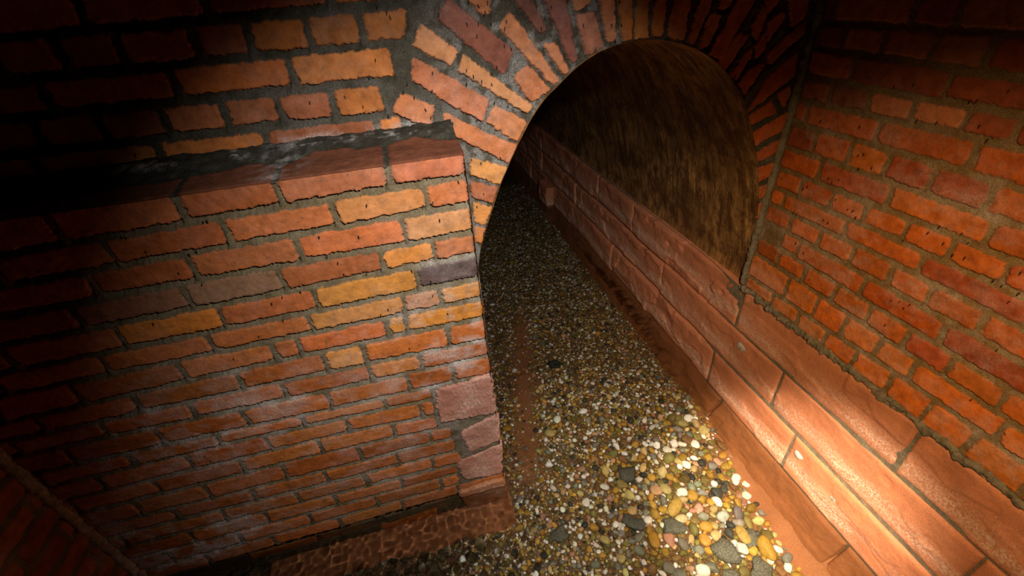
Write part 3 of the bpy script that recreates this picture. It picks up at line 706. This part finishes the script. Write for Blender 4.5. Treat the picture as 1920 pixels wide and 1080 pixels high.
# ------------------------------------------------------------------ stream bed
xs = np.arange(XL - .02, XR + .05, .02); ysf = np.concatenate([np.arange(YMIN, 2.2, .02), np.arange(2.2, 7, .06)])
A, B = np.meshgrid(xs, ysf)
def bed_z(x, y):
    z = ZF + .012 * fbm(x * 3, y * 3, 40, 3) + .003 * fbm(x * 14, y * 14, 41, 2)
    z = z + .030 * smooth(.98, 1.15, x) * smooth(.9, -.3, y) + .050 * smooth(1.06, 1.18, x) * smooth(1.6, .2, y) + .014 * np.exp(-(((x - .28) * .97 - (y - .7) * .24) / .10) ** 2) * smooth(1.5, 1.0, y) * smooth(-.05, .2, y)
    return z
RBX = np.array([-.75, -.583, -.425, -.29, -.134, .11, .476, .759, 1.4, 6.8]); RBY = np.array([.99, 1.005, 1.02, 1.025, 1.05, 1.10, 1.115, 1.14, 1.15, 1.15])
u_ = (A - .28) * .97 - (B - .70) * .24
GRV = smooth(.02, -.10, A - np.interp(B, RBX, RBY) + .03 * fbm(A * 9, B * 9, 77, 2)) * (1 - .8 * np.exp(-(u_ / .08) ** 2) * smooth(1.5, 1.1, B) * smooth(-.02, .15, B))  # gravel extent, where the painted gap shade goes
FL = grid_mesh('floor', np.stack([A, B, bed_z(A, B)], -1), M_BED, attrs={'gravel_shade': GRV})
tag(FL, 'orange-brown silt of the stream bed, bare along the sandstone ledge', 'floor', kind='structure')
# sandstone footing course standing proud of the buttress under water
def slab(name, x0, x1, y0, y1, z0, z1, mat, parent, seed):
    A, B = axis_grid(x0, x1, y0, y1, .008)
    Z = z1 + .008 * fbm(A * 7, B * 7, seed, 4) + .003 * fbm(A * 40, B * 40, seed + 1, 2)
    B2 = B + np.where(B < y0 + .02, .02 * fbm(A * 9, A * 0, seed + 2, 2), 0)
    X = np.stack([A, B2, Z], -1)
    Xp = np.concatenate([X[:1], X], 0); Xp[0, :, 2] = z0
    return grid_mesh(name, Xp, mat, parent=parent, attrs={'eff': np.zeros(Xp.shape[:2])})
slab('footing', -1.0, .015, -.118, .03, -1.74, -1.532, M_SANDW, wall_b, 45)

# ------------------------------------------------------------------ gravel
ICO = {}
def ico(sub):
    if sub not in ICO:
        bm = bmesh.new(); bmesh.ops.create_icosphere(bm, subdivisions=sub, radius=1)
        ICO[sub] = (np.array([v.co[:] for v in bm.verts]), np.array([[v.index for v in f.verts] for f in bm.faces])); bm.free()
    return ICO[sub]
PAL = [('white', (.78, .76, .70), .20), ('ochre', (.40, .235, .045), .19), ('pale yellow', (.52, .40, .17), .13), ('olive', (.19, .155, .045), .20),
       ('grey', (.20, .20, .165), .13), ('dark', (.045, .046, .038), .09), ('brown', (.20, .105, .042), .08), ('pinkish', (.46, .25, .16), .05)]
PW = np.array([p[2] for p in PAL]); PW /= PW.sum()
def pebble_shape(sub, angular=0.):
    V, Fc = ico(sub); V = V.copy()
    ax = np.array([1, RNG.uniform(.62, .95), RNG.uniform(.42, .66)])
    p = RNG.uniform(.72, 1.0) - .25 * angular
    V = np.sign(V) * np.abs(V) ** p
    V /= np.maximum(np.linalg.norm(V, axis=1), 1).mean()
    d = RNG.normal(size=(3, 3)); f = 1 + sum((.10 + .05 * angular) * np.sin(V @ d[k] * 1.6 + k * 2.1) for k in range(3))
    V = V * f[:, None] * ax
    if angular:
        for _ in range(5):
            n = RNG.normal(size=3); n /= np.linalg.norm(n); k = RNG.uniform(.55, .75); e = V @ n - k; V = V - np.where(e > 0, e, 0)[:, None] * n
    return V, Fc
def rot_rand(V, tilt):
    a = RNG.uniform(0, 6.283); t = RNG.normal(0, tilt); s = RNG.normal(0, tilt)
    return V @ np.array(Matrix.Rotation(t, 3, 'X') @ Matrix.Rotation(s, 3, 'Y')).T @ np.array(Matrix.Rotation(a, 3, 'Z')).T

def density(x, y):
    r = np.interp(y, RBX, RBY)
    d = smooth(.035, -.035, x - r)
    d *= smooth(-.36, -.12, x) if y < -.10 else (1 if x > .035 else 0)
    u = (x - .28) * .97 - (y - .70) * .24                      # bare strip of silt up the middle
    d *= 1 - .38 * float(smooth(.50, .18, x) * smooth(-.1, .05, y))
    d *= 1 - .93 * math.exp(-(u / .062) ** 2) * float(smooth(1.5, 1.1, y) * smooth(-.02, .15, y))
    d *= 1 - .45 * float(smooth(.22, .06, x) * smooth(.45, .30, y) * smooth(-.08, .02, y))
    return float(d)
STONES = [  # x, y, half length, half width, label
    (.805, -.475, .050, .062, 'large grey speckled stone in the gravel, second in from the sandy edge at the front'),
    (.925, -.455, .046, .038, 'grey speckled stone half under a yellow pebble beside the sandy strip'),
    (.880, -.565, .058, .046, 'broad flat grey stone at the very front of the gravel by the sandy strip'),
    (.760, -.560, .036, .040, 'dark grey stone at the front edge of the gravel beside the broad flat one'),
    (.508, -.250, .052, .036, 'dark grey angular stone lying alone mid-channel at the front'),
    (.585, -.050, .050, .044, 'dark grey wedge-shaped stone among white pebbles mid-channel'),
    (.655, -.315, .054, .036, 'mottled grey-brown stone under the pale oval pebble'),
    (.180, -.215, .048, .038, 'dark grey stone on the buttress side of the gravel'),
    (.490, .745, .042, .040, 'single blackish stone lying on the bare silt strip inside the tunnel')]
taken = [(s[0], s[1], max(s[2], s[3]) * .85) for s in STONES]
SPECIAL = [(1.000, -.520, .022, .014, (.80, .77, .72), 'flat white flake lying alone on the sandy strip at the front', -30), (.985, -.585, .020, .014, (.80, .76, .68), 'white chip at the edge of the gravel and the sandy strip', 40),
           (.705, -.245, .050, .026, (.42, .28, .07), 'long smooth ochre pebble, largest oval stone in the gravel', 35), (.70, -.300, .032, .021, (.55, .47, .27), 'pale cream oval pebble beside the long ochre one', -5),
           (.772, -.195, .028, .022, (.78, .75, .70), 'bright white lumpy pebble mid-channel above the long ochre one', 0), (.548, -.345, .024, .040, (.40, .215, .035), 'upright orange-ochre oval pebble between the dark grey stones', 60),
           (.955, -.505, .034, .050, (.40, .245, .045), 'big ochre pebble right of the grey speckled stone near the sandy strip', 70), (.905, -.430, .026, .040, (.42, .29, .09), 'yellow pebble lying over the grey speckled stone', 80)]
taken += [(s[0], s[1], max(s[2], s[3]) * .8) for s in SPECIAL]
cell = .062; GH = {}
def add_taken(x, y, r): GH.setdefault((int(x // cell), int(y // cell)), []).append((x, y, r))
def clash(x, y, r, k):
    cx, cy = int(x // cell), int(y // cell)
    for i in (-1, 0, 1):
        for j in (-1, 0, 1):
            for (a, b, c) in GH.get((cx + i, cy + j), ()):
                if (a - x) ** 2 + (b - y) ** 2 < (k * (c + r)) ** 2: return True
    return False
for t_ in taken: add_taken(*t_)
cand = []
def size_at(x, y):
    big = float(smooth(.1, .9, x) * smooth(.6, -.4, y))
    return (.0068 + .0058 * big) * math.exp(RNG.normal(0, .36))
for _ in range(80000):
    x = RNG.uniform(-.35, 1.2); y = RNG.uniform(-.75, 3.6) if RNG.random() < .8 else RNG.uniform(-.75, .5)
    if RNG.random() > density(x, y): continue
    cand.append((min(size_at(x, y), .030), x, y))
cand.sort(reverse=True)
pebbles = []
for r, x, y in cand:
    if clash(x, y, r, .70): continue
    add_taken(x, y, r); pebbles.append((x, y, r, 0))
for _ in range(16000):                                           # small stones between and below the others
    x = RNG.uniform(-.35, 1.2); y = RNG.uniform(-.75, 2.6)
    if RNG.random() > density(x, y) ** 1.3: continue
    pebbles.append((x, y, .0055 * math.exp(RNG.normal(0, .35)), -1))
CAM = np.array((-.1431, -1.1076, .4089))
def pebble_co(x, y, r, lay):
    pal = PAL[RNG.choice(len(PAL), p=PW)]
    return pal, bed_z(np.array(x), np.array(y)).item() + r * (.28 if lay == 0 else -.05)
recs = []
for (x, y, r, lay) in pebbles:
    pal, z = pebble_co(x, y, r, lay)
    dist = np.linalg.norm(np.array((x, y, z)) - CAM)
    # portion of the bed the lens takes in (front-left of the buttress corner and inside the mouth)
    vis = (lay == 0) and (y > -.62 + .25 * (x < .3)) and not (y > .0 and x < .05)
    recs.append((r / dist if vis else 0, x, y, z, r, pal))
recs.sort(key=lambda t: -t[0])
NI = 285
def place_words(x, y):
    if x > .90: return 'beside the sandy strip along the ledge'
    if y > .05: return 'inside the tunnel mouth'
    if x < .25: return 'on the buttress side of the gravel'
    if y < -.38: return 'at the very front of the gravel'
    if x > .62: return 'right of mid-channel'
    return 'in the middle of the channel'
for (s, x, y, z, r, pal) in recs[:NI]:
    V, Fc = pebble_shape(3, max(0., RNG.uniform(-.6, .6))); L = V.max(0) - V.min(0)
    shape = 'oval' if L[1] / L[0] < .72 else ('rounded' if L[1] / L[0] > .84 else 'egg-shaped')
    size = 'large' if r > .021 else ('middling' if r > .016 else 'small')
    V = rot_rand(V * r, .22)
    k = 1 + RNG.normal(0, .18)
    o = mesh_np('pebble', V, Fc, M_PEB, attrs={'tint': np.tile(np.clip(np.array(pal[1]) * k * (1 + RNG.normal(0, .06, 3)), .01, .85), (len(V), 1))}, nper=3)
    o.location = (x, y, z)
    lab = f'{size} {shape} {pal[0]} pebble {place_words(x, y)}'
    tag(o, lab, 'pebble', lab.replace(' pebble ', ' pebbles '))
VV, FF, TT = [], [], []; nb = 0
for (s, x, y, z, r, pal) in recs[NI:]:
    V, Fc = pebble_shape(2, max(0., RNG.uniform(-.5, .8))); V = rot_rand(V * r, .28) + np.array((x, y, z))
    VV.append(V); FF.append(Fc + nb); nb += len(V); k = 1 + RNG.normal(0, .2)
    TT.append(np.tile(np.clip(np.array(pal[1]) * k * (1 + RNG.normal(0, .06, 3)), .01, .85), (len(V), 1)))
tag(mesh_np('gravel', np.concatenate(VV), np.concatenate(FF), M_PEB, attrs={'tint': np.concatenate(TT)}, nper=3),
    'mixed small river gravel covering the stream bed', 'gravel', kind='stuff')
for (x, y, a_, b_, lab) in STONES:
    V, Fc = pebble_shape(3, 1.); V = V / np.abs(V).max(0) * np.array((a_, b_, min(a_, b_) * .5))
    V = V @ np.array(Matrix.Rotation(RNG.uniform(-.6, .6), 3, 'Z')).T
    c = (.10, .10, .078) if 'grey s' in lab or 'mottled' in lab or 'broad' in lab else ((.022, .024, .02) if 'blackish' in lab else (.075, .075, .06))
    o = mesh_np('stone', V, Fc, M_GRAN, attrs={'tint': np.tile(c, (len(V), 1))}, nper=3)
    o.location = (x, y, bed_z(np.array(x), np.array(y)).item() + min(a_, b_) * .22); tag(o, lab, 'stone')
for (x, y, a_, b_, c, lab, ang) in SPECIAL:
    V, Fc = pebble_shape(3); V = V / np.abs(V).max(0) * np.array((a_, b_, min(a_, b_) * .75)); V = V @ np.array(Matrix.Rotation(math.radians(ang) if a_ > b_ else RNG.uniform(-.4, .4), 3, 'Z')).T
    o = mesh_np('pebble', V, Fc, M_PEB, attrs={'tint': np.tile(c, (len(V), 1))}, nper=3)
    o.location = (x, y, bed_z(np.array(x), np.array(y)).item() + min(a_, b_) * .42); tag(o, lab, 'pebble')
# dark rubble in the corner below the buttress
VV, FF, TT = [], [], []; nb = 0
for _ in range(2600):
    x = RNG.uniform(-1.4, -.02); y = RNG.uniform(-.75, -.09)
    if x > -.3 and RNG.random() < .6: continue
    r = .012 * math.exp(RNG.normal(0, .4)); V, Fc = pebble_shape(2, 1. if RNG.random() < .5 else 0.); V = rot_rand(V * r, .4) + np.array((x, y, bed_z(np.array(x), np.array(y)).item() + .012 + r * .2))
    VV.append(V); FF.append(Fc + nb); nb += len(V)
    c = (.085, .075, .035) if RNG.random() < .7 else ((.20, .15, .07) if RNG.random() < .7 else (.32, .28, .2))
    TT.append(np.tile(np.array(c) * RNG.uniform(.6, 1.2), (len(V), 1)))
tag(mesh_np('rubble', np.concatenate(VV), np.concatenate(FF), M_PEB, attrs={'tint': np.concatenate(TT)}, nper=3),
    'dark mossy rubble under the water along the foot of the buttress', 'rubble', kind='stuff')

# ------------------------------------------------------------------ water
xs = np.arange(XL - .01, XR + .01, .006); yw = np.concatenate([np.arange(YMIN, 1.2, .006), np.arange(1.2, 6.9, .05)])
A, B = np.meshgrid(xs, yw)
rip = smooth(.30, -.20, A) * smooth(.45, .0, B) * smooth(-.75, -.3, B)
Z = ZW + .0006 * fbm(A * 7, B * 7, 60, 2) + .0021 * rip * fbm(A * 31, B * 31, 61, 2)
cut = ((A[:-1, :-1] < -.01) & (B[:-1, :-1] > .02))
w = grid_mesh('stream_water', np.stack([A, B, Z], -1), M_WATER, keep=~cut)
tag(w, 'clear shallow water over the gravel bed', 'water', kind='stuff')
w.cycles.is_caustics_caster = True      # torch light is refracted through the rippled surface

# ------------------------------------------------------------------ insects resting on the walls
def insect_mesh():
    bm = bmesh.new()
    prof = [(-.0062, .0002), (-.0050, .0007), (-.0020, .0011), (.0012, .0012), (.0030, .0009), (.0038, .0011), (.0047, .0008), (.0054, .0002)]
    rings = [[bm.verts.new((r * math.cos(a), r * 1.0 * math.sin(a), z)) for a in [k * math.pi / 4 for k in range(8)]] for z, r in prof]
    for a, b in zip(rings[:-1], rings[1:]):
        for k in range(8): bm.faces.new((a[k], a[(k + 1) % 8], b[(k + 1) % 8], b[k]))
    bm.faces.new(rings[0][::-1]); bm.faces.new(rings[-1])
    for s in (-1, 1):                                           # folded wings
        v = [bm.verts.new(p) for p in ((s * .0003, .0012, .0030), (s * .0014, .0010, .0005), (s * .0012, .0009, -.0050), (s * .0002, .0012, -.0064))]
        u = [bm.verts.new(Vector(x.co) + Vector((0, .0003, 0))) for x in v]
        bm.faces.new(v); bm.faces.new(u[::-1])
        for k in range(4): bm.faces.new((v[k], v[(k + 1) % 4], u[(k + 1) % 4], u[k]))
    for s in (-1, 1):
        for z in (.003, .0012, -.0005):                         # legs down to the wall
            p = [Vector((s * .0008, 0, z)), Vector((s * .0024, .0006, z + .0005)), Vector((s * .0030, -.0028, z - .0008))]
            for a, b in zip(p[:-1], p[1:]):
                q = [bm.verts.new(a + Vector((0, 0, d))) for d in (.00012, -.00012)] + [bm.verts.new(b + Vector((0, 0, d))) for d in (-.00012, .00012)]
                bm.faces.new(q)
    me = bpy.data.meshes.new('insect'); bm.to_mesh(me); bm.free(); me.materials.append(M_INSECT)
    return me
IM = insect_mesh()
WH = {'arch': ('tiny slim dark insect clinging to the arch bricks', 'insects on the arch'), 'up': ('tiny slim dark insect clinging to the upper back wall', 'insects on the upper back wall'),
      'butt': ('tiny slim dark insect clinging to the front of the buttress', 'insects on the buttress'), 'right': ('tiny slim dark insect clinging to the right brick wall', 'insects on the right wall')}
for wh, pts in DATA['INS'].items():
    for (a_, b_) in pts:
        o = bpy.data.objects.new('insect', IM); COL.objects.link(o)
        tl = RNG.normal(0, .16); sc_ = RNG.uniform(.75, 1.0)
        if wh == 'right': o.matrix_world = Matrix.Translation((XR - .0062, a_, b_)) @ Matrix.Rotation(math.pi / 2, 4, 'Z') @ Matrix.Rotation(tl, 4, 'Y') @ Matrix.Scale(sc_, 4)
        else: o.matrix_world = Matrix.Translation((a_, (0 if wh == 'butt' else YB) - .0062, b_)) @ Matrix.Rotation(math.pi, 4, 'Z') @ Matrix.Rotation(tl, 4, 'Y') @ Matrix.Scale(sc_, 4)
        tag(o, WH[wh][0], 'insect', WH[wh][1])

# ------------------------------------------------------------------ torch light, added stream fill, camera, world
def spot(name, loc, target, energy, color, angle, blend, rad=.03):
    L = bpy.data.lights.new(name, 'SPOT'); L.energy = energy; L.color = color; L.spot_size = math.radians(angle); L.spot_blend = blend; L.shadow_soft_size = rad; L.cycles.is_caustics_light = True
    o = bpy.data.objects.new(name, L); COL.objects.link(o); o.location = loc
    o.rotation_euler = (Vector(target) - Vector(loc)).to_track_quat('-Z', 'Y').to_euler()
    return o
spot('torch_hotspot', (.05, -1.15, .50), (1.18, -.28, -1.74), 900, (1.0, .80, .55), 28, 1.0)
spot('torch_spill', (.05, -1.10, .55), (1.14, -.36, -.94), 108, (1.0, .64, .29), 74, 1.0)
spot('torch_cool', (.10, -1.05, .62), (.05, 0, -.37), 120, (1.0, .96, .90), 78, 1.0)
spot('stream_fill', (.15, -1.10, .58), (.52, -.24, -1.60), 155, (1.0, .93, .77), 43, 1.0)  # unseen fill added to brighten the pebbles, not a torch beam


for o in list(scene.objects):
    if o.type == 'MESH' and o.name.split('.')[0] in ('floor', 'pebble', 'stone', 'gravel', 'rubble', 'footing', 'footing_block', 'corner_block', 'block', 'wall_buttress', 'wall_left', 'return_face', 'soffit', 'ceiling', 'joint_mortar', 'mortar_fillet'):
        o.cycles.is_caustics_receiver = True
w = bpy.data.worlds.new('dark'); scene.world = w; w.use_nodes = True
w.node_tree.nodes['Background'].inputs[0].default_value = (.6, .5, .4, 1); w.node_tree.nodes['Background'].inputs[1].default_value = .0015

cam = bpy.data.cameras.new('camera'); co = bpy.data.objects.new('camera', cam); COL.objects.link(co)
cam.sensor_width = 36; cam.sensor_fit = 'HORIZONTAL'; cam.lens = 821.8925 / 1920 * 36; cam.clip_start = .02
R3 = Matrix(((0.9648337, 0.1945117, -0.1768082), (-0.2553104, 0.5333894, -0.8064195), (-0.0625504, 0.8232016, 0.5642930)))
co.matrix_world = Matrix.Translation((-.14307536, -1.10757793, .40892872)) @ R3.to_4x4()
scene.camera = co
scene.view_settings.view_transform = 'Standard'; scene.view_settings.look = 'None'
scene.view_settings.exposure = 0; scene.view_settings.gamma = 1; scene.view_settings.use_curve_mapping = False
